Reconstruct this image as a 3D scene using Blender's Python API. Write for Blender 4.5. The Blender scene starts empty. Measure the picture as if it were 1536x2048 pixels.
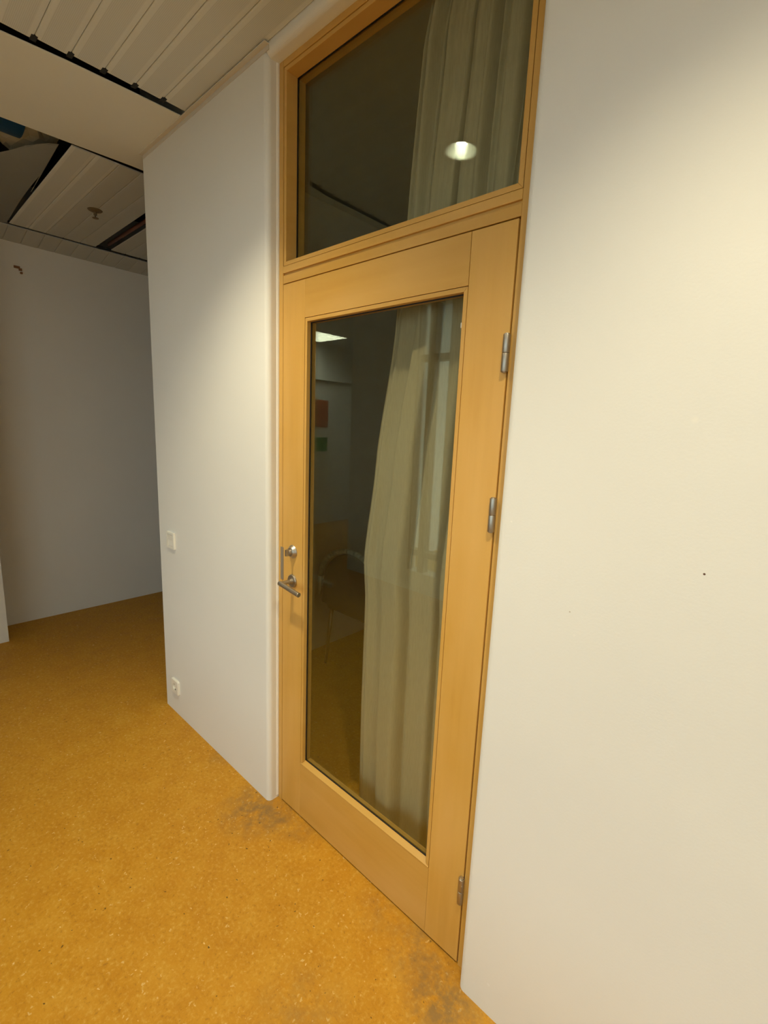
import bpy, bmesh, math, random
from mathutils import Vector, Matrix

random.seed(7)
S = bpy.context.scene
COL = S.collection

# ---------------------------------------------------------------- camera
F_PX = 936.97
RT = Vector((0.73596571, 0.67576796, 0.04113555))
DN = Vector((0.15049186, -0.10405297, -0.98312013))
FW = Vector((-0.66008081, 0.72973327, -0.17827699))
CAM = Vector((1.47554, -1.00279, 1.60188))
cd = bpy.data.cameras.new('camera')
cam = bpy.data.objects.new('camera', cd)
COL.objects.link(cam)
M = Matrix((RT, -DN, -FW)).transposed().to_4x4()
M.translation = CAM
cam.matrix_world = M
cd.sensor_fit = 'HORIZONTAL'
cd.sensor_width = 36.0
cd.lens = F_PX / 1536 * 36.0
cd.clip_start = 0.02
S.camera = cam

# ---------------------------------------------------------------- sky and exposure
w = bpy.data.worlds.new('world')
S.world = w
w.use_nodes = True
bg = w.node_tree.nodes['Background']
bg.inputs[0].default_value = (0.70, 0.82, 0.90, 1)
bg.inputs[1].default_value = 2.3
S.view_settings.view_transform = 'Standard'
S.view_settings.look = 'None'
S.view_settings.gamma = 1
S.view_settings.use_curve_mapping = False
S.view_settings.exposure = 0.49

LAMP_W = 66.0
LAMP_COL = (1.0, 0.87, 0.58)
FLUOR_E = 11.0
LAMPS = [(0.14, -0.68), (1.46, -0.68), (2.78, -0.68)]

for px, pz, sxx, szz in ((1.25, 1.45, 4.2, 2.2), (-1.21, 1.46, .38, 2.52)):
    A_ = bpy.data.lights.new('daylight_portal', 'AREA')
    A_.shape = 'RECTANGLE'
    A_.size, A_.size_y = sxx, szz
    A_.cycles.is_portal = True
    ao = bpy.data.objects.new('daylight_portal', A_)
    COL.objects.link(ao)
    ao.location = (px, -2.56, pz)
    ao.rotation_euler = (math.radians(90), 0, 0)

# ---------------------------------------------------------------- materials
MATS = {}


def mat(name, color, rough=0.6, metal=0.0, spec=0.5, emit=None, estr=0):
    m = bpy.data.materials.new(name)
    m.use_nodes = True
    b = m.node_tree.nodes['Principled BSDF']
    b.inputs['Base Color'].default_value = (*color, 1)
    b.inputs['Roughness'].default_value = rough
    b.inputs['Metallic'].default_value = metal
    b.inputs['Specular IOR Level'].default_value = spec
    if emit:
        b.inputs['Emission Color'].default_value = (*emit, 1)
        b.inputs['Emission Strength'].default_value = estr
    MATS[name] = m
    return m


class NT:
    def __init__(s, m):
        s.t = m.node_tree
        s.b = s.t.nodes['Principled BSDF']

    def n(s, kind, **kw):
        nd = s.t.nodes.new(kind)
        for k, v in kw.items():
            setattr(nd, k, v)
        return nd

    def l(s, a, b):
        s.t.links.new(a, b)

    def pos(s):
        return s.n('ShaderNodeNewGeometry').outputs['Position']

    def mapped(s, scale=(1, 1, 1), loc=(0, 0, 0)):
        mp = s.n('ShaderNodeMapping')
        mp.inputs['Scale'].default_value = scale
        mp.inputs['Location'].default_value = loc
        s.l(s.pos(), mp.inputs[0])
        return mp.outputs[0]

    def noise(s, vec, scale, detail=3, rough=.5):
        nd = s.n('ShaderNodeTexNoise')
        nd.inputs['Scale'].default_value = scale
        nd.inputs['Detail'].default_value = detail
        nd.inputs['Roughness'].default_value = rough
        s.l(vec, nd.inputs['Vector'])
        return nd.outputs[0]

    def ramp(s, fac, stops):
        r = s.n('ShaderNodeValToRGB')
        e = r.color_ramp.elements
        while len(e) < len(stops):
            e.new(.5)
        for el, (p, c) in zip(e, stops):
            el.position = p
            el.color = (*c, 1) if len(c) == 3 else c
        s.l(fac, r.inputs[0])
        return r.outputs[0]

    def mix(s, fac, a, b, kind='MIX'):
        m = s.n('ShaderNodeMix', data_type='RGBA', blend_type=kind)
        for v, i in ((fac, 0), (a, 6), (b, 7)):
            if isinstance(v, (int, float)):
                m.inputs[i].default_value = v
            elif isinstance(v, tuple):
                m.inputs[i].default_value = (*v, 1)
            else:
                s.l(v, m.inputs[i])
        return m.outputs[2]

    def math(s, op, a, b=0.0, c=None):
        m = s.n('ShaderNodeMath', operation=op)
        for v, i in ((a, 0), (b, 1), (c, 2)):
            if v is None:
                continue
            if isinstance(v, (int, float)):
                m.inputs[i].default_value = v
            else:
                s.l(v, m.inputs[i])
        return m.outputs[0]

    def bump(s, h, strength, dist=0.002):
        b = s.n('ShaderNodeBump')
        b.inputs['Strength'].default_value = strength
        b.inputs['Distance'].default_value = dist
        s.l(h, b.inputs['Height'])
        s.l(b.outputs[0], s.b.inputs['Normal'])

    def near(s, p, r0, r1):
        """1 inside r0 of point p, 0 beyond r1"""
        d = s.n('ShaderNodeVectorMath', operation='DISTANCE')
        s.l(s.pos(), d.inputs[0])
        d.inputs[1].default_value = p
        mr = s.n('ShaderNodeMapRange')
        mr.inputs[1].default_value = r0
        mr.inputs[2].default_value = r1
        mr.inputs[3].default_value = 1
        mr.inputs[4].default_value = 0
        s.l(d.outputs['Value'], mr.inputs[0])
        return mr.outputs[0]


def plaster():
    m = mat('white_plaster', (.84, .83, .80), .55, spec=.3)
    t = NT(m)
    n1 = t.noise(t.pos(), 2.0, 3)
    c = t.ramp(n1, [(.3, (.83, .825, .79)), (.7, (.855, .85, .81))])
    # scuffs and specks on the wall beside the door
    for p, r0, r1, col, k in (((1.359, 0, 1.363), .0016, .0024, (.10, .04, .02), 1),
                              ((.973, 0, 1.396), .001, .003, (.95, .93, .88), .8),
                              ((1.307, 0, 1.637), .002, .008, (.93, .90, .82), .5),
                              ((1.13, 0, 1.22), .001, .002, (.45, .38, .3), .8),
                              ((1.145, 0, 1.17), .001, .004, (.93, .91, .86), .5),
                              ((1.03, 0, .10), .002, .005, (.92, .92, .9), .6)):
        f = t.math('MULTIPLY', t.near(p, r0, r1), k)
        c = t.mix(f, c, col)
    t.l(c, t.b.inputs['Base Color'])
    a = t.noise(t.pos(), 180, 2)
    b = t.noise(t.pos(), 14, 3)
    t.bump(t.math('ADD', a, t.math('MULTIPLY', b, 2.5)), .12, .0015)


def lino():
    m = mat('ochre_linoleum', (.5, .25, .05), .5, spec=.22)
    t = NT(m)
    p = t.pos()
    big = t.noise(p, 1.6, 4, .6)
    mid = t.noise(p, 11, 5, .65)
    fine = t.noise(p, 75, 4, .7)
    c = t.ramp(mid, [(.25, (.50, .225, .013)), (.5, (.57, .275, .019)), (.78, (.63, .335, .036))])
    c = t.mix(t.ramp(big, [(.35, (0, 0, 0)), (.7, (1, 1, 1))]), c, t.mix(.22, c, (.44, .19, .018)))
    c = t.mix(t.ramp(fine, [(.52, (0, 0, 0)), (.72, (.6, .6, .6))]), c, (.70, .45, .11))
    c = t.mix(t.ramp(fine, [(.26, (.7, .7, .7)), (.44, (0, 0, 0))]), c, (.28, .125, .018))

    def chips(scale, thr, keep, col, c, warp):
        nv = t.n('ShaderNodeTexNoise')
        nv.inputs['Scale'].default_value = 60
        t.l(p, nv.inputs['Vector'])
        off = t.n('ShaderNodeVectorMath', operation='MULTIPLY_ADD')
        t.l(nv.outputs['Color'], off.inputs[0])
        off.inputs[1].default_value = (warp, warp, 0)
        t.l(p, off.inputs[2])
        v = t.n('ShaderNodeTexVoronoi')
        v.inputs['Scale'].default_value = scale
        t.l(off.outputs[0], v.inputs['Vector'])
        inside = t.ramp(v.outputs['Distance'], [(thr * .5, (1, 1, 1)), (thr, (0, 0, 0))])
        sep = t.n('ShaderNodeSeparateColor')
        t.l(v.outputs['Color'], sep.inputs[0])
        pick = t.math('GREATER_THAN', sep.outputs[0], 1 - keep)
        return t.mix(t.math('MULTIPLY', inside, pick), c, col)
    c = chips(80, .27, .20, (.68, .44, .15), c, .030)
    c = chips(44, .14, .15, (.78, .54, .22), c, .034)
    c = chips(60, .18, .10, (.12, .070, .015), c, .02)
    # grey-black dirt gathered at the foot of the jambs
    dn = t.ramp(t.noise(p, 16, 5, .7), [(.36, (0, 0, 0)), (.66, (1, 1, 1))])
    for q, r, k in (((-.04, -.06, 0), .17, 1.3), ((.08, -.01, 0), .13, .7), ((.80, -.0, 0), .13, .9), ((.93, -.07, 0), .13, 1.5),
                    ((.20, .02, 0), .1, .5), ((.62, 0, 0), .1, .5), ((1.1, -.02, 0), .12, .8), ((-.42, 0, 0), .09, .5), ((.66, -.36, 0), .16, .5)):
        f = t.math('MULTIPLY', t.near(q, .01, r), dn)
        c = t.mix(t.math('MINIMUM', t.math('MULTIPLY', f, k), .8), c, (.24, .15, .06))
    # dark seam of dirt right at the wall
    t.l(c, t.b.inputs['Base Color'])
    r = t.ramp(mid, [(.3, (.46, .46, .46)), (.7, (.6, .6, .6))])
    t.l(r, t.b.inputs['Roughness'])
    t.bump(t.math('ADD', fine, mid), .10, .0012)


def wood(name, horizontal):
    m = mat(name, (.64, .38, .10), .38, spec=.45)
    t = NT(m)
    sc = (1.2, 8, 22) if horizontal else (22, 8, 1.2)
    v = t.mapped(sc)
    n = t.noise(v, 1.6, 5, .55)
    cloud = t.noise(t.mapped((2, 2, 6) if horizontal else (6, 2, 2)), 1.3, 3, .5)
    c = t.ramp(n, [(.25, (.60, .325, .062)), (.75, (.66, .375, .082))])
    c = t.mix(t.ramp(cloud, [(.35, (0, 0, 0)), (.75, (.8, .8, .8))]), c, (.70, .42, .125))
    info = t.n('ShaderNodeObjectInfo')
    hs = t.n('ShaderNodeHueSaturation')
    t.l(t.math('MULTIPLY_ADD', info.outputs['Random'], .10, .95), hs.inputs['Value'])
    t.l(c, hs.inputs['Color'])
    t.l(hs.outputs[0], t.b.inputs['Base Color'])
    t.bump(t.noise(t.mapped(tuple(x * 6 for x in sc)), 4, 3), .04, .0006)


def slat_mat():
    """painted steel board: fine pinstripe perforation across the flat centre"""
    m = mat('perforated_board', (.72, .70, .65), .5, spec=.4)
    t = NT(m)
    tc = t.n('ShaderNodeTexCoord')
    sep = t.n('ShaderNodeSeparateXYZ')
    t.l(tc.outputs['Object'], sep.inputs[0])
    u = t.math('MULTIPLY', sep.outputs[1], 10.0)      # 0..1 across the 100 mm board
    d = t.math('ABSOLUTE', t.math('SUBTRACT', u, .5))
    zone = t.math('LESS_THAN', d, .325)
    st = t.math('SINE', t.math('MULTIPLY', u, 2 * math.pi * 22))
    st = t.math('MULTIPLY_ADD', st, .5, .5)
    f = t.math('MULTIPLY', zone, t.math('MULTIPLY_ADD', st, .36, .16))
    c = t.mix(f, (.74, .77, .765), (.50, .525, .52))
    t.l(c, t.b.inputs['Base Color'])


def fabric():
    m = mat('curtain_cloth', (.72, .64, .44), .9, spec=.1)
    t = NT(m)
    n = t.noise(t.mapped((60, 60, 6)), 5, 3)
    t.l(t.ramp(n, [(.3, (.70, .61, .40)), (.7, (.78, .69, .47))]), t.b.inputs['Base Color'])
    t.b.inputs['Sheen Weight'].default_value = .2


def steel():
    m = mat('brushed_steel', (.44, .40, .34), .40, metal=1)
    t = NT(m)
    t.bump(t.noise(t.mapped((400, 400, 30)), 3, 2), .05, .0004)


def glass(name='clear_glass', f0=.09):
    m = bpy.data.materials.new(name)
    m.use_nodes = True
    nt = m.node_tree
    nt.nodes.clear()
    out = nt.nodes.new('ShaderNodeOutputMaterial')
    tr = nt.nodes.new('ShaderNodeBsdfTransparent')
    tr.inputs[0].default_value = (.95, .965, .93, 1)
    gl = nt.nodes.new('ShaderNodeBsdfGlossy')
    gl.inputs['Roughness'].default_value = 0.0
    gl.inputs[0].default_value = (.90, 1, .88, 1)
    mx = nt.nodes.new('ShaderNodeMixShader')
    g = nt.nodes.new('ShaderNodeNewGeometry')
    dot = nt.nodes.new('ShaderNodeVectorMath')
    dot.operation = 'DOT_PRODUCT'
    nt.links.new(g.outputs['Incoming'], dot.inputs[0])
    nt.links.new(g.outputs['Normal'], dot.inputs[1])

    def mt(op, a, b=0., c=0.):
        n = nt.nodes.new('ShaderNodeMath')
        n.operation = op
        for i, v in enumerate((a, b, c)):
            if isinstance(v, (int, float)):
                n.inputs[i].default_value = v
            else:
                nt.links.new(v, n.inputs[i])
        return n.outputs[0]
    a = mt('ABSOLUTE', dot.outputs['Value'])
    s = mt('POWER', mt('SUBTRACT', 1.0, a), 5.0)
    f = mt('MULTIPLY_ADD', s, 1 - f0, f0)
    nt.links.new(f, mx.inputs[0])
    nt.links.new(tr.outputs[0], mx.inputs[1])
    nt.links.new(gl.outputs[0], mx.inputs[2])
    nt.links.new(mx.outputs[0], out.inputs[0])
    MATS[name] = m


plaster(); lino(); wood('maple_upright', False); wood('maple_cross', True); slat_mat(); fabric(); steel(); glass(); glass('transom_glass', .055)
mat('painted_board', (.56, .58, .565), .5)
mat('white_trim', (.70, .66, .58), .45)
mat('smooth_panel', (.79, .80, .75), .5)
mat('dark_void', (.02, .022, .026), .9)
mat('rubber_gasket', (.012, .010, .008), .6)
mat('ivory_plastic', (.90, .88, .80), .3)
mat('socket_shadow', (.35, .33, .28), .5)
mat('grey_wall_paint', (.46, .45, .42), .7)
mat('dark_carpet', (.10, .085, .06), .9)
mat('chrome_reflector', (.75, .76, .70), .28, metal=1)
mat('warm_lamp', (1, 1, 1), .5, emit=(1, .93, .74), estr=70)
mat('tube_light', (1, 1, 1), .5, emit=(1, .97, .80), estr=FLUOR_E)
mat('louvre_white', (.8, .8, .76), .4)
mat('blue_duct', (.012, .085, .22), .5)
mat('mineral_wool', (.36, .34, .28), .95)
mat('copper_brown', (.20, .08, .045), .6)
mat('dull_brass', (.17, .125, .06), .6)
mat('rusty_metal', (.26, .115, .045), .7)
mat('red_sheet', (.50, .13, .06), .7)
mat('green_sheet', (.07, .32, .10), .7)
mat('white_sheet', (.8, .78, .70), .7)
mat('grey_fabric', (.12, .13, .10), .9)
mat('pale_rim', (.52, .60, .50), .4)
mat('asphalt', (.16, .155, .14), .9)
mat('brown_frame', (.20, .13, .07), .5)
mat('caulk_highlight', (.92, .90, .84), .4)  # paler than the plaster: highlight along the reveal put into the colour


# ---------------------------------------------------------------- helpers
def tag(o, label=None, cat=None, group=None, kind=None):
    if label: o['label'] = label
    if cat: o['category'] = cat
    if group: o['group'] = group
    if kind: o['kind'] = kind
    return o


def empty(name, loc):
    o = bpy.data.objects.new(name, None)
    o.location = loc
    o.empty_display_size = .05
    COL.objects.link(o)
    return o


def origin(p):
    v = Vector((0, 0, 0))
    while p is not None:
        v += p.location
        p = p.parent
    return v


def link(name, bm, m, parent=None, bevel=0, smooth=False, seg=2):
    """bm holds world coordinates; the object sits at its own base centre"""
    me = bpy.data.meshes.new(name)
    bmesh.ops.recalc_face_normals(bm, faces=bm.faces)
    if smooth:
        for f in bm.faces:
            f.smooth = True
    xs = [v.co for v in bm.verts]
    lo = Vector([min(c[i] for c in xs) for i in range(3)])
    hi = Vector([max(c[i] for c in xs) for i in range(3)])
    base = Vector(((lo.x + hi.x) / 2, (lo.y + hi.y) / 2, lo.z))
    bmesh.ops.translate(bm, verts=bm.verts, vec=-base)
    bm.to_mesh(me)
    bm.free()
    o = bpy.data.objects.new(name, me)
    COL.objects.link(o)
    me.materials.append(MATS[m])
    if parent is not None:
        o.parent = parent
        o.location = base - origin(parent)
    else:
        o.location = base
    if bevel:
        md = o.modifiers.new('bevel', 'BEVEL')
        md.width = bevel
        md.segments = seg
        md.limit_method = 'ANGLE'
        md.angle_limit = math.radians(40)
    return o


def box(bm, x0, x1, y0, y1, z0, z1):
    vs = [bm.verts.new((x, y, z)) for x in (x0, x1) for y in (y0, y1) for z in (z0, z1)]
    for f in ((0, 1, 3, 2), (4, 6, 7, 5), (0, 4, 5, 1), (2, 3, 7, 6), (0, 2, 6, 4), (1, 5, 7, 3)):
        bm.faces.new([vs[i] for i in f])


def B(*a):
    bm = bmesh.new()
    box(bm, *a)
    return bm


def prism(bm, pts, axis, a, b):
    """pts 2D polygon in the two remaining axes, extruded along axis from a to b"""
    def P(p, t):
        return {'x': (t, p[0], p[1]), 'y': (p[0], t, p[1]), 'z': (p[0], p[1], t)}[axis]
    A = [bm.verts.new(P(p, a)) for p in pts]
    Z = [bm.verts.new(P(p, b)) for p in pts]
    bm.faces.new(A)
    bm.faces.new(Z[::-1])
    n = len(pts)
    for i in range(n):
        bm.faces.new((A[i], Z[i], Z[(i + 1) % n], A[(i + 1) % n]))
    return bm


def tube(bm, p0, p1, r0, r1=None, n=24, caps=True):
    r1 = r0 if r1 is None else r1
    p0, p1 = Vector(p0), Vector(p1)
    d = (p1 - p0).normalized()
    a = d.orthogonal().normalized()
    b = d.cross(a)
    R = []
    for p, r in ((p0, r0), (p1, r1)):
        R.append([bm.verts.new(p + (a * math.cos(2 * math.pi * k / n) + b * math.sin(2 * math.pi * k / n)) * r) for k in range(n)])
    for k in range(n):
        bm.faces.new((R[0][k], R[0][(k + 1) % n], R[1][(k + 1) % n], R[1][k]))
    if caps:
        bm.faces.new(R[0][::-1])
        bm.faces.new(R[1])
    return bm


def lathe(bm, c, prof, axis='z', n=32):
    """prof: list of (radius, offset along axis)"""
    c = Vector(c)
    ax = {'x': Vector((1, 0, 0)), 'y': Vector((0, 1, 0)), 'z': Vector((0, 0, 1))}[axis]
    a = ax.orthogonal().normalized()
    b = ax.cross(a)
    rings = []
    for r, h in prof:
        if r < 1e-6:
            rings.append([bm.verts.new(c + ax * h)])
        else:
            rings.append([bm.verts.new(c + ax * h + (a * math.cos(2 * math.pi * k / n) + b * math.sin(2 * math.pi * k / n)) * r) for k in range(n)])
    for i in range(len(rings) - 1):
        P, Q = rings[i], rings[i + 1]
        for k in range(n):
            k2 = (k + 1) % n
            if len(P) == 1 and len(Q) == 1:
                continue
            if len(P) == 1:
                bm.faces.new((P[0], Q[k2], Q[k]))
            elif len(Q) == 1:
                bm.faces.new((P[k], P[k2], Q[0]))
            else:
                bm.faces.new((P[k], P[k2], Q[k2], Q[k]))
    return bm


def arc(cx, cy, r, a0, a1, n=8):
    return [(cx + r * math.cos(math.radians(a0 + (a1 - a0) * i / n)), cy + r * math.sin(math.radians(a0 + (a1 - a0) * i / n))) for i in range(n + 1)]


# ---------------------------------------------------------------- the setting
ZC = 2.80        # underside of the board ceiling
ZT = 3.15        # underside of the slab above it
fl = link('floor', B(-5.4, 3.7, -5.2, 3.4, -.06, 0), 'ochre_linoleum')
tag(fl, 'speckled ochre linoleum floor of the hall', 'floor', kind='structure')

R_ = .020
XL, XR, ZL = -.027, .937, 2.768
bm = bmesh.new()
prism(bm, [(-1.035, 0)] + arc(XL - R_, R_, R_, -90, 0) + [(XL, .14), (-1.035, .14)], 'z', 0, ZT)
wl = link('wall_front', bm, 'white_plaster')
tag(wl, 'white plastered wall to the left of the door with switch and socket', 'wall', kind='structure')
bm = bmesh.new()
prism(bm, [(3.6, 0), (3.6, .14), (XR, .14)] + arc(XR + R_, R_, R_, 180, 270), 'z', 0, ZT)
wr = link('wall_right', bm, 'white_plaster')
tag(wr, 'large bare white plastered wall to the right of the door', 'wall', kind='structure')
bm = bmesh.new()
prism(bm, [(.14, ZL), (.14, ZT), (0, ZT)] + [(y, z) for y, z in arc(R_, ZL + R_, R_, 180, 270)], 'x', XL - .001, XR + .001)
ln = link('trim_2', bm, 'white_plaster')
tag(ln, 'white plaster lintel over the transom window, just below the ceiling', 'lintel', kind='structure')
# caulk line between plaster and frame, its pale colour paints in a highlight
bm = bmesh.new()
prism(bm, [(XL, .038), (XL + .0025, .041), (XL + .004, .047), (XL, .047)], 'z', 0.012, ZL)
link('caulk_highlight_line', bm, 'caulk_highlight', wl)

for nm, dims, lab, m in (
        ('wall_left', (-3.0, -2.846, -.47, 3.3, 0, ZT), 'dim white wall across the passage at far left', 'white_plaster'),
        ('wall_left_pier', (-3.0, -2.532, -1.35, -.47, 0, ZT), 'white wall pier at the left edge of the photo, standing forward of the passage wall', 'white_plaster'),
        ('wall_back', (3.6, 3.7, -2.55, 3.3, 0, ZT), 'wall closing the hall behind the viewer, right end', 'white_plaster'),
        ('wall_far_end', (-5.3, -4.36, -5.1, -1.35, 0, ZT), 'wall of the hall extension carrying the posters', 'white_plaster'),
        ('wall_extension_side', (-4.36, -3.0, -1.50, -1.35, 0, ZT), 'side wall of the hall extension', 'white_plaster'),
        ('wall_extension_end', (-4.36, -2.10, -5.1, -5.0, 0, ZT), 'end wall of the hall extension', 'white_plaster'),
        ('wall_passage_end', (-2.846, -1.035, 3.2, 3.3, 0, ZT), 'end wall of the side passage', 'white_plaster'),
        ('wall_office_side', (-1.035, -.985, .14, 3.2, 0, ZT), 'thin side wall between passage and dark office', 'white_plaster'),
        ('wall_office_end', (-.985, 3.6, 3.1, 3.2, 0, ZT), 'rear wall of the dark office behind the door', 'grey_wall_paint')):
    o = link(nm, B(*dims), m)
    tag(o, lab, 'wall', kind='structure')
# opposite wall with a tall narrow window
bm = bmesh.new()
WX0, WX1, WZ0, WZ1 = -1.40, -1.02, .20, 2.72
box(bm, -2.26, WX0, -2.55, -2.40, 0, ZT)
box(bm, WX1, -.85, -2.55, -2.40, 0, ZT)
box(bm, 3.35, 3.6, -2.55, -2.40, 0, ZT)
box(bm, -.85, 3.35, -2.55, -2.40, 0, .35)
box(bm, -.85, 3.35, -2.55, -2.40, 2.55, ZT)
box(bm, WX0, WX1, -2.55, -2.40, 0, WZ0)
box(bm, WX0, WX1, -2.55, -2.40, WZ1, ZT)
box(bm, -2.26, -2.10, -5.0, -2.55, 0, ZT)
tag(link('wall_opposite', bm, 'white_plaster'), 'wall facing the door with a tall narrow window, seen only as a reflection', 'wall', kind='structure')
win = tag(empty('window_2', ((WX0 + WX1) / 2, -2.46, WZ0)), 'tall narrow window of bluish daylight mirrored in the door glass', 'window', kind='structure')
link('frame_side', B(WX0, WX0 + .02, -2.5, -2.42, WZ0, WZ1), 'brown_frame', win)
link('frame_side', B(WX1 - .02, WX1, -2.5, -2.42, WZ0, WZ1), 'brown_frame', win)
link('mullion', B(-1.275, -1.20, -2.5, -2.42, WZ0, WZ1), 'brown_frame', win)
for x0, x1 in ((WX0 + .02, -1.275), (-1.20, WX1 - .02)):
    link('glazing_bar', B(x0, x1, -2.5, -2.42, 2.215, 2.275), 'brown_frame', win)
    link('glazing_bar', B(x0, x1, -2.5, -2.42, .36, .42), 'brown_frame', win)
    link('pane', B(x0, x1, -2.462, -2.456, WZ0, WZ1), 'clear_glass', win)
win = tag(empty('added_window', (1.25, -2.46, .35)), 'unseen wide window behind the viewer, added to bring more daylight into the hall', 'window', kind='structure')  # unseen window added to raise the daylight on walls and ceiling
for i in range(6):
    x = -.85 + 4.14 * i / 5
    link('frame_post', B(x, x + .06, -2.5, -2.42, .35, 2.55), 'brown_frame', win)
for i in range(5):
    x = -.85 + 4.14 * i / 5
    link('frame_rail', B(x + .06, x + .828, -2.5, -2.42, .35, .40), 'brown_frame', win)
    link('frame_rail', B(x + .06, x + .828, -2.5, -2.42, 2.50, 2.55), 'brown_frame', win)
    link('pane', B(x + .06, x + .828, -2.462, -2.456, .40, 2.50), 'clear_glass', win)
tag(link('ground', B(-8, 8, -30, -5.2, -.30, -.10), 'asphalt'), 'dark ground outside the hall window', 'ground', kind='structure')
tag(link('ground', B(-2.05, 8, -5.2, -2.6, -.30, -.10), 'asphalt'), 'dark ground close to the outer wall of the hall', 'ground', kind='structure')

# ---------------------------------------------------------------- ceiling of boards
ceil = tag(link('ceiling', B(-5.4, 3.7, -5.2, 3.4, ZT, ZT + .1), 'dark_void'),
           'ceiling of white perforated metal boards with dark gaps between', 'ceiling', kind='structure')
slat_cache = {}


def slat(y0, x0, x1, width=.1, z=ZC, m='perforated_board', tilt=0, name='ceiling_board'):
    """one metal board: flat centre, bevelled edges rising to the joint"""
    key = (round(x1 - x0, 4), round(width, 4), m)
    me = slat_cache.get(key)
    if me is None:
        g = .0007
        pr = [(g, .006), (g, .0030), (.004, .0006), (.017, 0), (width - .017, 0), (width - .004, .0006), (width - g, .0030), (width - g, .006)]
        bmx = bmesh.new()
        L = x1 - x0
        prism(bmx, pr, 'x', 0, L)
        bmesh.ops.recalc_face_normals(bmx, faces=bmx.faces)
        me = bpy.data.meshes.new(name)
        bmx.to_mesh(me)
        bmx.free()
        me.materials.append(MATS[m])
        slat_cache[key] = me
    o = bpy.data.objects.new(name, me)
    COL.objects.link(o)
    o.parent = ceil
    o.location = Vector((x0, y0, z)) - ceil.location
    o.rotation_euler = (tilt, 0, 0)
    return o


XB0 = -.577


def joint_x(y):
    """the joint beside the smooth panel is not quite square to the wall"""
    return -.568 - .03 * min(.62, -y) - .085 * min(.62, -y) ** 2


for k in range(1, 24):
    y = -.1 * k
    XB0 = joint_x(y + .05)
    if k in (7, 8):
        xs = [XB0] + [v for lx, _ in LAMPS for v in (lx - .1, lx + .1)] + [3.6]
        for i in range(0, len(xs), 2):
            slat(y, xs[i], xs[i + 1])
    else:
        slat(y, XB0, 3.6)
# short plates that carry the downlights
for lx, ly in LAMPS:
    bm = bmesh.new()
    n = 32
    ring = [(lx + .071 * math.cos(2 * math.pi * i / n), -.70 + .02 + .071 * math.sin(2 * math.pi * i / n)) for i in range(n)]
    sq = []
    for i in range(n):
        a = 2 * math.pi * i / n
        s = .0995 / max(abs(math.cos(a)), abs(math.sin(a)))
        sq.append((lx + s * math.cos(a), -.70 + s * math.sin(a)))
    for z in (ZC, ZC + .003):
        I = [bm.verts.new((*p, z)) for p in ring]
        O = [bm.verts.new((*p, z)) for p in sq]
        for i in range(n):
            j = (i + 1) % n
            bm.faces.new((I[i], I[j], O[j], O[i]))
    link('lamp_plate', bm, 'painted_board', ceil)
# wide smooth panel between the two dark joints
pan = bmesh.new()
prism(pan, [(-.606, -.001), (-.614, -.2), (-.627, -.4), (-.650, -.6), (-.650, -2.38), (-1.216, -2.38), (-1.216, -.5), (-1.180, 0), (-1.180, 3.1), (-1.037, 3.1), (-1.037, -.001)], 'z', 2.796, 2.801)
link('smooth_panel', pan, 'smooth_panel', ceil, bevel=.003)
# panel over the passage mouth and dark carrier rails in the gaps
for x in (-.590, -1.205):
    link('carrier_rail', B(x - .022, x + .022, -2.38, 0.0 if x > -1 else 3.0, 2.835, 2.86), 'dark_void', ceil)
for k in range(1, 24):
    # black clip ends that show in the joint between neighbouring boards
    XB0 = joint_x(-.1 * k)
    link('board_clip', B(XB0 - .014, XB0 + .017, -.1 * k - .009, -.1 * k + .008, 2.7985, 2.815), 'dark_void', ceil)
# boards beyond the second joint
X0, X1 = -2.595, -1.226
for y in (-.235, -.135, -.035, .065, .165, .365, .465, .565, .665, .765, .865, .965):
    m = 'painted_board' if y in (.065, -.035) else 'perforated_board'
    o = slat(y, X0, X1, .1, z=2.800 + (.006 if y > .3 else 0), m='perforated_board' if y < -.1 else 'painted_board')
for k in range(10, 30):
    slat(.065 + .1 * k, X0, X1, .1, m='painted_board')
for k in range(-3, 20):
    slat(-.235 + .1 * k, -2.845, -2.610, .1, z=2.757, m='painted_board').rotation_euler = (0, -.155, 0)
link('edge_rail', B(-2.612, -2.594, -.47, 3.1, 2.806, 2.815), 'dark_void', ceil)
# the sprung board group that sags away from its neighbours, leaving a lens-shaped slit
bm = bmesh.new()
nu, nv = 26, 14
ends = [(-.25, -1.235), (-.30, -1.262), (-.34, -1.325), (-.38, -1.415), (-.42, -1.515), (-.46, -1.60), (-.55, -1.75), (-.72, -1.92)]


def end_x(y):
    for (ya, xa), (yb, xb) in zip(ends, ends[1:]):
        if yb <= y <= ya:
            return xa + (xb - xa) * (y - ya) / (yb - ya)
    return ends[-1][1]


grid = []
for i in range(nu + 1):
    t = i / nu
    row = []
    for j in range(nv + 1):
        s = j / nv
        y = -.246 - s * .45 - .017 * math.sin(math.pi * min(1, t * 1.02)) * (1 - s)
        x = end_x(y) * (1 - t) + (-2.60) * t
        z = 2.797 - .020 * math.sin(math.pi * t) * s - .004 * (1 if j % 4 == 0 else 0) * -1
        row.append(bm.verts.new((x, y, z)))
    grid.append(row)
for i in range(nu):
    for j in range(nv):
        bm.faces.new((grid[i][j], grid[i + 1][j], grid[i + 1][j + 1], grid[i][j + 1]))
bmesh.ops.solidify(bm, geom=bm.faces[:], thickness=.0015)
link('sagging_panel', bm, 'painted_board', ceil, smooth=True)
for k in range(7, 14):
    slat(-.1 * k, -2.53, -1.222, .1, m='painted_board')
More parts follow.
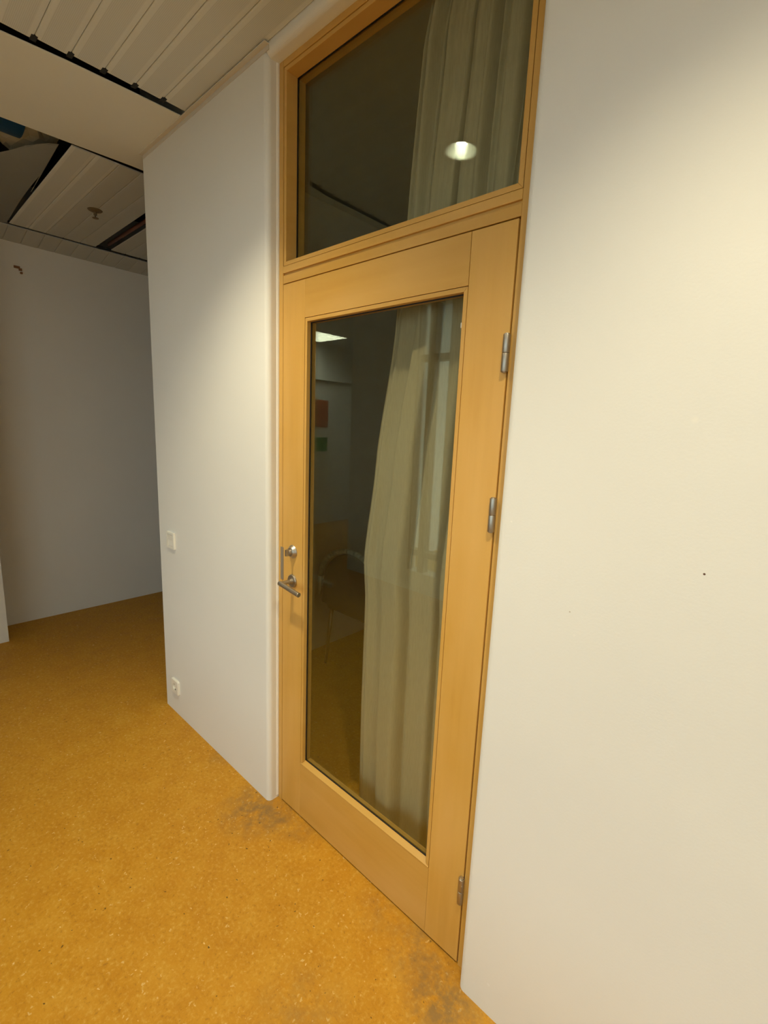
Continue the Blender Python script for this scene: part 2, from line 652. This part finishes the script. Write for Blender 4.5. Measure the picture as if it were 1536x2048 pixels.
# hall extension ceiling
fx0, fx1, fy0, fy1 = -4.17, -3.54, -3.53, -2.90
for nm, d in (('plain_panel', (-4.36, fx0, -5.0, -1.5, 2.80, 2.81)), ('plain_panel', (fx1, -2.26, -5.0, -1.35, 2.80, 2.81)),
              ('plain_panel', (fx0, fx1, -5.0, fy0, 2.80, 2.81)), ('plain_panel', (fx0, fx1, fy1, -1.5, 2.80, 2.81)),
              ('plain_panel', (-2.26, -1.222, -2.40, -1.30, 2.80, 2.81)),
              ('plain_panel', (-.985, 3.6, .14, 3.1, 2.95, 2.96))):
    link(nm, B(*d), 'painted_board', ceil)
# things glimpsed through the openings above the ceiling
link('blue_duct', tube(bmesh.new(), (-1.36, -1.2, 2.955), (-1.40, -.385, 2.955), .125, n=32), 'blue_duct', ceil, smooth=True)
bm = bmesh.new()
bmesh.ops.create_icosphere(bm, subdivisions=3, radius=.1)
for v in bm.verts:
    k = 1 + random.uniform(-.12, .12)
    v.co = Vector((v.co.x * 1.9 * k - 1.50, v.co.y * 1.1 * k - .34, v.co.z * .45 * k + 2.875))
link('mineral_wool', bm, 'mineral_wool', ceil)
link('copper_pipe', tube(bmesh.new(), (-1.2, .348, 2.832), (-2.56, .340, 2.832), .011), 'copper_brown', ceil, smooth=True)

# wall angles that carry the ceiling boards
for nm, a, b in (('trim_3', -1.035, -.012),):
    bm = bmesh.new()
    prism(bm, [(0, 2.779), (-.002, 2.779), (-.002, 2.793), (-.018, 2.793), (-.018, 2.796), (0, 2.796)], 'x', a, b)
    tag(link(nm, bm, 'white_trim'), 'narrow pale metal angle where ceiling boards meet the left wall', 'trim', kind='structure')

# ---------------------------------------------------------------- door frame
YF = .047
frm = tag(empty('trim_1', (.455, YF, 0)), 'maple door frame with cross rail between door and transom window', 'door frame', kind='structure')
link('jamb', B(-.023, 0, YF, .14, 0, 2.768), 'maple_upright', frm, bevel=.0012)
link('jamb', B(.905, XR, YF, .14, 0, 2.768), 'maple_upright', frm, bevel=.0012)
link('head', B(0.0005, .9045, YF, .14, 2.748, 2.768), 'maple_cross', frm, bevel=.0012)
link('cross_rail', B(.0005, .9045, YF + .001, .13, 2.0835, 2.1105), 'maple_cross', frm, bevel=.0012)
link('cross_rail', B(.0005, .9045, YF, .13, 2.1180, 2.1405), 'maple_cross', frm, bevel=.0012)
link('rail_core', B(.0005, .9045, YF + .007, .13, 2.1100, 2.1185), 'maple_cross', frm)
link('door_stop', B(0.0, .018, .090, .14, 0, 2.083), 'maple_upright', frm)
link('door_stop', B(.887, .905, .090, .14, 0, 2.083), 'maple_upright', frm)
link('door_stop', B(.018, .887, .090, .14, 2.065, 2.083), 'maple_cross', frm)
link('strike_plate', B(-.0105, -.0005, YF - .0012, YF + .02, .995, 1.127), 'brushed_steel', frm, bevel=.0005)

# transom window
tw = tag(empty('window_1', (.455, .09, 2.142)), 'fixed transom window over the door, curtain and a downlight reflection in it', 'window', kind='structure')
T0, T1, TB, TT, bw = .0022, .9028, 2.1420, 2.7460, .0130
YG = .096
for nm, pts in (('glazing_bead', [(T0, TB), (T1, TB), (T1 - bw, TB + bw), (T0 + bw, TB + bw)]),
                ('glazing_bead', [(T0, TT), (T0 + bw, TT - bw), (T1 - bw, TT - bw), (T1, TT)]),
                ('glazing_bead', [(T0, TB), (T0 + bw, TB + bw), (T0 + bw, TT - bw), (T0, TT)]),
                ('glazing_bead', [(T1, TB), (T1, TT), (T1 - bw, TT - bw), (T1 - bw, TB + bw)])):
    bm = bmesh.new()
    prism(bm, pts, 'y', YF + .0015, YG - .003)
    hor = abs(pts[0][1] - pts[1][1]) < .02 or abs(pts[2][1] - pts[1][1]) < .001
    link(nm, bm, 'maple_cross' if hor else 'maple_upright', tw, bevel=.0009)
bm = bmesh.new()
for a in ((T0, T0 + bw + .002, TB, TT), (T1 - bw - .002, T1, TB, TT), (T0, T1, TB, TB + bw + .002), (T0, T1, TT - bw - .002, TT)):
    box(bm, a[0], a[1], YG - .003, YG, a[2], a[3])
link('gasket', bm, 'rubber_gasket', tw)
bm = bmesh.new()
for a in ((T0, T0 + bw, TB, TT), (T1 - bw, T1, TB, TT), (T0, T1, TB, TB + bw), (T0, T1, TT - bw, TT)):
    box(bm, a[0], a[1], YG + .006, YG + .03, a[2], a[3])
link('rear_stop', bm, 'maple_cross', tw)
link('glass_pane', B(T0 + .004, T1 - .004, YG, YG + .006, TB + .004, TT - .004), 'transom_glass', tw)

# ---------------------------------------------------------------- door leaf
dr = tag(empty('door_1', (.452, YF, .006)), 'maple door with one tall glass pane, steel lever handle and three hinges', 'door', kind='structure')
link('stile', B(.0025, .1255, YF, YF + .04, .006, 2.0800), 'maple_upright', dr, bevel=.0008)
link('stile', B(.7770, .9005, YF, YF + .04, .006, 2.0800), 'maple_upright', dr, bevel=.0012)
link('top_rail', B(.1258, .7758, YF, YF + .04, 1.9565, 2.0800), 'maple_cross', dr, bevel=.0006)
link('bottom_rail', B(.1258, .7764, YF + .0003, YF + .04, .006, .2470), 'maple_cross', dr, bevel=.0004)
G0, G1, GB, GT, gw = .1268, .7752, .2480, 1.9550, .0115
YD = .0665
for pts, cut in (([(G0, GB), (G1, GB), (G1 - gw, GB + gw), (G0 + gw, GB + gw)], 'b'),
                 ([(G0, GT), (G0 + gw, GT - gw), (G1 - gw, GT - gw), (G1, GT)], 't'),
                 ([(G0, GB), (G0 + gw, GB + gw), (G0 + gw, GT - gw), (G0, GT)], 'l'),
                 ([(G1, GB), (G1, GT), (G1 - gw, GT - gw), (G1 - gw, GB + gw)], 'r')):
    bm = bmesh.new()
    if cut == 'b':
        # weathered slope facing up: thin at the front, full height at the glass
        prism(bm, [(YF - .001, GB), (YF - .001, GB + .003), (YD - .003, GB + .0135), (YD - .003, GB)], 'x', G0, G1)
    else:
        prism(bm, pts, 'y', YF + .0008, YD - .003)
    link('glazing_bead', bm, 'maple_cross' if cut in 'bt' else 'maple_upright', dr, bevel=.0008)
bm = bmesh.new()
for a in ((G0, G0 + gw + .0022, GB, GT), (G1 - gw - .0022, G1, GB, GT), (G0, G1, GB, GB + .0155), (G0, G1, GT - gw - .003, GT)):
    box(bm, a[0], a[1], YD - .003, YD, a[2], a[3])
link('gasket', bm, 'rubber_gasket', dr)
link('glass_pane', B(G0, G1, YD, YD + .006, GB, GT), 'clear_glass', dr)
bm = bmesh.new()
for a in ((G0, G0 + gw, GB, GT), (G1 - gw, G1, GB, GT), (G0, G1, GB, GB + gw), (G0, G1, GT - gw, GT)):
    box(bm, a[0], a[1], YD + .006, YF + .04, a[2], a[3])
link('rear_bead', bm, 'maple_cross', dr)
tag(link('bottom_seal', B(.003, .900, YF + .010, YF + .030, 0.0005, .0065), 'rubber_gasket', dr), None)
# small pale stickers near the top right of the pane
link('glass_sticker', B(.752, .762, YD - .0006, YD, 1.885, 1.900), 'white_sheet', dr)
link('glass_sticker', B(.7485, .7600, YD - .0006, YD, 1.862, 1.875), 'white_sheet', dr)

# lever handle
hx, hz = .068, 1.006
hd = link('lever_rose', lathe(bmesh.new(), (hx, YF, hz), [(0, -.007), (.0235, -.007), (.0255, -.005), (.0262, 0), (0, 0)], 'y'), 'brushed_steel', dr, smooth=False)
bm = bmesh.new()
tube(bm, (hx, YF - .006, hz), (hx, YF - .016, hz), .0115, .0095)
tube(bm, (hx, YF - .014, hz), (hx, YF - .055, hz), .0085)
link('lever_neck', bm, 'brushed_steel', hd, smooth=False)
link('lever', tube(bmesh.new(), (hx - .009, YF - .055, hz + .001), (hx + .110, YF - .055, hz - .014), .0090), 'brushed_steel', hd, bevel=.001)
# lock with thumb turn
lz = 1.122
lk = link('lock_rose', lathe(bmesh.new(), (hx, YF, lz), [(0, -.014), (.0155, -.014), (.0185, -.012), (.0262, -.002), (.0262, 0), (0, 0)], 'y'), 'brushed_steel', dr)
bm = bmesh.new()
tube(bm, (hx, YF - .013, lz), (hx, YF - .022, lz), .011, .010)
box(bm, hx - .0045, hx + .0045, YF - .034, YF - .021, lz - .013, lz + .013)
link('thumb_turn', bm, 'brushed_steel', lk, bevel=.001)
link('edge_plate', B(.0000, .0090, YF - .0012, YF + .0005, .995, 1.127), 'brushed_steel', dr, bevel=.0004)
# hinges
for z0, z1 in ((1.743, 1.829), (1.352, 1.438), (.225, .311)):
    zc = (z0 + z1) / 2
    hg = empty('hinge', Vector((.8985, YF - .006, z0)) - dr.location)
    hg.parent = dr
    for a, b in ((z0, zc - .0006), (zc + .0006, z1)):
        k = link('knuckle', tube(bmesh.new(), (.8985, YF - .006, a), (.8985, YF - .006, b), .0088), 'brushed_steel', hg, bevel=.001)
        for p in k.data.polygons:
            p.use_smooth = len(p.vertices) == 4
    link('hinge_pin', tube(bmesh.new(), (.8985, YF - .006, z0 - .0022), (.8985, YF - .006, z1 + .0022), .0062), 'brushed_steel', hg, bevel=.001)
    link('hinge_leaf', B(.8995, .9060, YF - .006, YF + .02, z0 + .001, z1 - .001), 'brushed_steel', hg)

# ---------------------------------------------------------------- light switch and wall socket
sw = tag(empty('light_switch', (-.888, 0, .945)), 'ivory square rocker light switch on the white wall left of the door', 'light switch')
bm = bmesh.new()
a, t_ = .0425, .0105
for x0, x1, z0, z1 in ((-a, -.030, -a, a), (.030, a, -a, a), (-.030, .030, -a, -.030), (-.030, .030, .030, a)):
    box(bm, -.888 + x0, -.888 + x1, -t_, 0, .9875 + z0, .9875 + z1)
bmesh.ops.remove_doubles(bm, verts=bm.verts, dist=1e-5)
link('cover_frame', bm, 'ivory_plastic', sw, bevel=.0012)
bm = bmesh.new()
prism(bm, [(0, .9875 - .0285), (-.0085, .9875 - .0285), (-.0075, .9875), (-.0115, .9875 + .0285), (0, .9875 + .0285)], 'x', -.9165, -.8595)
link('rocker', bm, 'ivory_plastic', sw, bevel=.0008)

so = tag(empty('wall_socket', (-.905, 0, .123)), 'ivory square wall socket low on the wall near the floor', 'wall socket')
sx, sz = -.905, .1640
bm = bmesh.new()
n = 40
r0 = .0205
f0 = .0410
loops = []
for y, kind in ((0, 'o'), (-.009, 'o'), (-.0115, 'i'), (-.0115, 'c'), (-.002, 'c')):
    ring = []
    for i in range(n):
        ang = 2 * math.pi * (i + .5) / n
        c_, s_ = math.cos(ang), math.sin(ang)
        if kind == 'c':
            ring.append(bm.verts.new((sx + r0 * c_, y, sz + r0 * s_)))
        else:
            k = (f0 if kind == 'o' else f0 - .003) / (abs(c_) ** 10 + abs(s_) ** 10) ** .1
            ring.append(bm.verts.new((sx + k * c_, y, sz + k * s_)))
    loops.append(ring)
for P, Q in zip(loops, loops[1:]):
    for i in range(n):
        bm.faces.new((P[i], P[(i + 1) % n], Q[(i + 1) % n], Q[i]))
bm.faces.new(loops[0])
bm.faces.new(loops[-1])
link('cover_plate', bm, 'ivory_plastic', so)
link('earth_clip', B(sx - .003, sx + .003, -.0095, -.002, sz + .013, sz + .0195), 'brushed_steel', so)
link('earth_clip', B(sx - .003, sx + .003, -.0095, -.002, sz - .0195, sz - .013), 'brushed_steel', so)
for q in (-.0095, .0095):
    link('pin_hole', tube(bmesh.new(), (sx + q, -.0022, sz), (sx + q, -.0028, sz), .0025, n=12), 'rubber_gasket', so)
link('socket_shutter', tube(bmesh.new(), (sx, -.0020, sz), (sx, -.0060, sz), .0175, .0150, n=24), 'ivory_plastic', so, bevel=.001)

# ---------------------------------------------------------------- sprinkler and rusty hook
sp = tag(empty('fire_sprinkler', (-1.90, .056, 2.755)), 'small brass fire sprinkler hanging from the dim ceiling boards', 'sprinkler')
link('escutcheon', lathe(bmesh.new(), (-1.90, .056, 2.80), [(0, -.012), (.018, -.010), (.036, -.004), (.040, 0), (0, 0)]), 'dull_brass', sp)
bm = bmesh.new()
tube(bm, (-1.90, .056, 2.79), (-1.90, .056, 2.772), .009)
tube(bm, (-1.908, .056, 2.775), (-1.903, .056, 2.758), .002, n=8)
tube(bm, (-1.892, .056, 2.775), (-1.897, .056, 2.758), .002, n=8)
link('frame_arms', bm, 'dull_brass', sp)
link('deflector', tube(bmesh.new(), (-1.90, .056, 2.757), (-1.90, .056, 2.755), .017), 'dull_brass', sp)

hk = tag(empty('wall_hook', (-2.846, -.15, 2.56)), 'small rusty bracket high on the dim passage wall', 'hook')
bm = bmesh.new()
box(bm, -2.846, -2.840, -.185, -.150, 2.590, 2.606)
box(bm, -2.846, -2.836, -.158, -.140, 2.578, 2.594)
link('wall_plate', bm, 'rusty_metal', hk)
link('hook_tip', B(-2.846, -2.830, -.152, -.138, 2.558, 2.570), 'rusty_metal', hk, bevel=.002)

# ---------------------------------------------------------------- curtain behind the glass
LE = [(0.02, 0.312), (0.56, 0.304), (0.967, 0.305), (1.118, 0.291), (1.47, 0.333), (1.924, 0.401), (2.216, 0.429), (2.634, 0.466), (2.766, 0.492), (2.95, 0.492)]


def left_edge(z):
    for (za, xa), (zb, xb) in zip(LE, LE[1:]):
        if z <= zb:
            t = max(0, (z - za) / (zb - za))
            t = t * t * (3 - 2 * t) * .5 + t * .5
            return xa + (xb - xa) * t
    return LE[-1][1]


def fold(u, z):
    """soft pleats: narrow at the heading, fewer and wider towards the hem"""
    k = min(1, max(0, (z - 1.7) / .8))
    top =   .017 * math.sin(2 * math.pi * (7.6 * u + .12)) + .010 * math.sin(2 * math.pi * (17.3 * u + .4)) + .006 * math.sin(2 * math.pi * (29 * u + .2))
    ph = .25 * math.sin(1.7 * z)
    low = .026 * math.sin(2 * math.pi * (3.1 * u + .05 + .12 * ph)) + .014 * math.sin(2 * math.pi * (6.7 * u + .3 + ph * .3)) + .005 * math.sin(2 * math.pi * (15 * u + .1))
    return top * k + low * (1 - k)


bm = bmesh.new()
NU, NV = 220, 90
cz0, cz1 = .02, 2.90
rows = []
for j in range(NV + 1):
    z = cz0 + (cz1 - cz0) * j / NV
    xl = left_edge(z)
    row = []
    for i in range(NU + 1):
        u = i / NU
        x = xl + .012 + (1.12 - xl) * u + .012 * min(1, u * 6) * math.sin(2 * math.pi * (7.6 * u + .4))
        row.append(bm.verts.new((x, .168 + fold(u, z), z)))
    rows.append(row)
for j in range(NV):
    for i in range(NU):
        bm.faces.new((rows[j][i], rows[j][i + 1], rows[j + 1][i + 1], rows[j + 1][i]))
bmesh.ops.solidify(bm, geom=bm.faces[:], thickness=.0015)
ct = tag(link('curtain', bm, 'curtain_cloth', smooth=True), 'long beige curtain hanging in folds behind the door glass and transom', 'curtain')
cr = tag(link('curtain_rail', B(.30, 1.35, .165, .205, 2.90, 2.935), 'white_trim'), 'pale ceiling rail above the beige curtain in the dark office', 'curtain rail')

# ---------------------------------------------------------------- chair in the dark office
ch = tag(empty('office_chair', (-.55, 1.05, 0)), 'dark chair with pale curved rim, faint behind the door glass left of the curtain', 'chair')


def rim_path(z0, z1, hw, y, bow):
    pts = []
    for i in range(25):
        a = math.pi * i / 24
        x = -.55 - hw * math.cos(a) * (1 if abs(math.cos(a)) < 2 else 1)
        zz = z0 + (z1 - z0) * math.sin(a) ** .45
        pts.append((x, y + bow * math.sin(a), zz))
    return pts


def sweep(bm, pts, r, n=10):
    for p, q in zip(pts, pts[1:]):
        tube(bm, p, q, r, n=n)
    return bm


link('back_rim', sweep(bmesh.new(), rim_path(.50, .83, .24, .90, .05), .016), 'pale_rim', ch, smooth=True)
bm = bmesh.new()
pp = rim_path(.46, .81, .215, .905, .05)
A = [bm.verts.new(p) for p in pp]
Z = [bm.verts.new((p[0], p[1] + .03, p[2])) for p in pp]
bm.faces.new(A)
bm.faces.new(Z[::-1])
for i in range(len(pp)):
    j = (i + 1) % len(pp)
    bm.faces.new((A[i], A[j], Z[j], Z[i]))
link('backrest', bm, 'grey_fabric', ch)
link('seat', B(-.78, -.32, .95, 1.40, .40, .46), 'grey_fabric', ch, bevel=.02)
for s in (-1, 1):
    bm = bmesh.new()
    sweep(bm, [(-.55 + s * .25, .93, .60), (-.55 + s * .27, 1.10, .62), (-.55 + s * .25, 1.30, .60)], .014)
    link('armrest', bm, 'pale_rim', ch, smooth=True)
    for y in (.98, 1.36):
        link('leg', tube(bmesh.new(), (-.55 + s * .20, y, .41), (-.55 + s * .23, y + (.03 if y > 1 else -.02), 0), .013, .010, n=12), 'brushed_steel', ch, smooth=True)

# ---------------------------------------------------------------- ceiling lights of the hall (mirrored in the glass)
lbls = ['round recessed downlight whose lit reflection shows in the transom glass',
        'round recessed downlight over the viewer, washing the bare right wall',
        'round recessed downlight at the right end of the hall row']
for (lx, ly), lb in zip(LAMPS, lbls):
    d = tag(empty('downlight', (lx, ly, 2.795)), lb, 'ceiling light', 'round downlights in the hall ceiling')
    link('trim_ring', lathe(bmesh.new(), (lx, ly, 2.80), [(.066, 0), (.066, -.004), (.074, -.004), (.078, 0), (.066, 0)], n=40), 'white_trim', d, smooth=True)
    link('reflector', lathe(bmesh.new(), (lx, ly, 2.80), [(.0665, -.001), (.064, .025), (.054, .055), (.038, .078), (.024, .090), (.0235, .094), (.066, .096), (.068, 0), (.0665, -.001)], n=40), 'chrome_reflector', d, smooth=True)
    link('bulb', lathe(bmesh.new(), (lx, ly, 2.80), [(0, .022), (.014, .024), (.021, .030), (.024, .040), (.019, .070), (.019, .089), (0, .089)], n=24), 'warm_lamp', d, smooth=True)
    L = bpy.data.lights.new('downlight_beam', 'SPOT')
    L.energy = LAMP_W * (1.06 if lx < 1 else .86)
    L.color = LAMP_COL
    L.spot_size = math.radians(108)
    L.spot_blend = .8
    L.shadow_soft_size = .032
    lo = bpy.data.objects.new('downlight_beam', L)
    COL.objects.link(lo)
    lo.parent = d
    lo.location = (0, 0, .018 + .005)
lf = tag(empty('louvre_light', ((fx0 + fx1) / 2, (fy0 + fy1) / 2, 2.78)), 'square louvred ceiling light mirrored in the upper left of the door glass', 'ceiling light')
link('diffuser', B(fx0 + .02, fx1 - .02, fy0 + .02, fy1 - .02, 2.84, 2.85), 'tube_light', lf)
bm = bmesh.new()
for a in ((fx0, fx0 + .02, fy0, fy1), (fx1 - .02, fx1, fy0, fy1), (fx0, fx1, fy0, fy0 + .02), (fx0, fx1, fy1 - .02, fy1)):
    box(bm, a[0], a[1], a[2], a[3], 2.792, 2.86)
link('housing', bm, 'louvre_white', lf)
for i in range(1, 6):
    x = fx0 + (fx1 - fx0) * i / 6
    link('louvre_blade', B(x - .004, x + .004, fy0 + .02, fy1 - .02, 2.796, 2.832), 'louvre_white', lf)
    y = fy0 + (fy1 - fy0) * i / 6
    link('louvre_blade', B(fx0 + .02, fx1 - .02, y - .004, y + .004, 2.797, 2.831), 'louvre_white', lf)
lbx = tag(link('trim_5', B(-4.36, -4.30, -4.36, -3.45, 2.28, 2.80), 'white_plaster'), 'pale bulkhead high on the hall extension wall', 'bulkhead', kind='structure')
for nm, z0, z1, m, lb in (('poster', 1.56, 1.98, 'red_sheet', 'red poster, uppermost of the column mirrored in the door glass'),
                          ('poster', 1.18, 1.40, 'green_sheet', 'green poster between the red and the white one, mirrored in the door glass'),
                          ('poster', .45, 1.14, 'white_sheet', 'tall off-white poster, lowest of the column mirrored in the door glass')):
    tag(link(nm, B(-4.359, -4.355, -3.88, -3.30, z0, z1), m), lb, 'poster', 'posters on the hall extension wall')
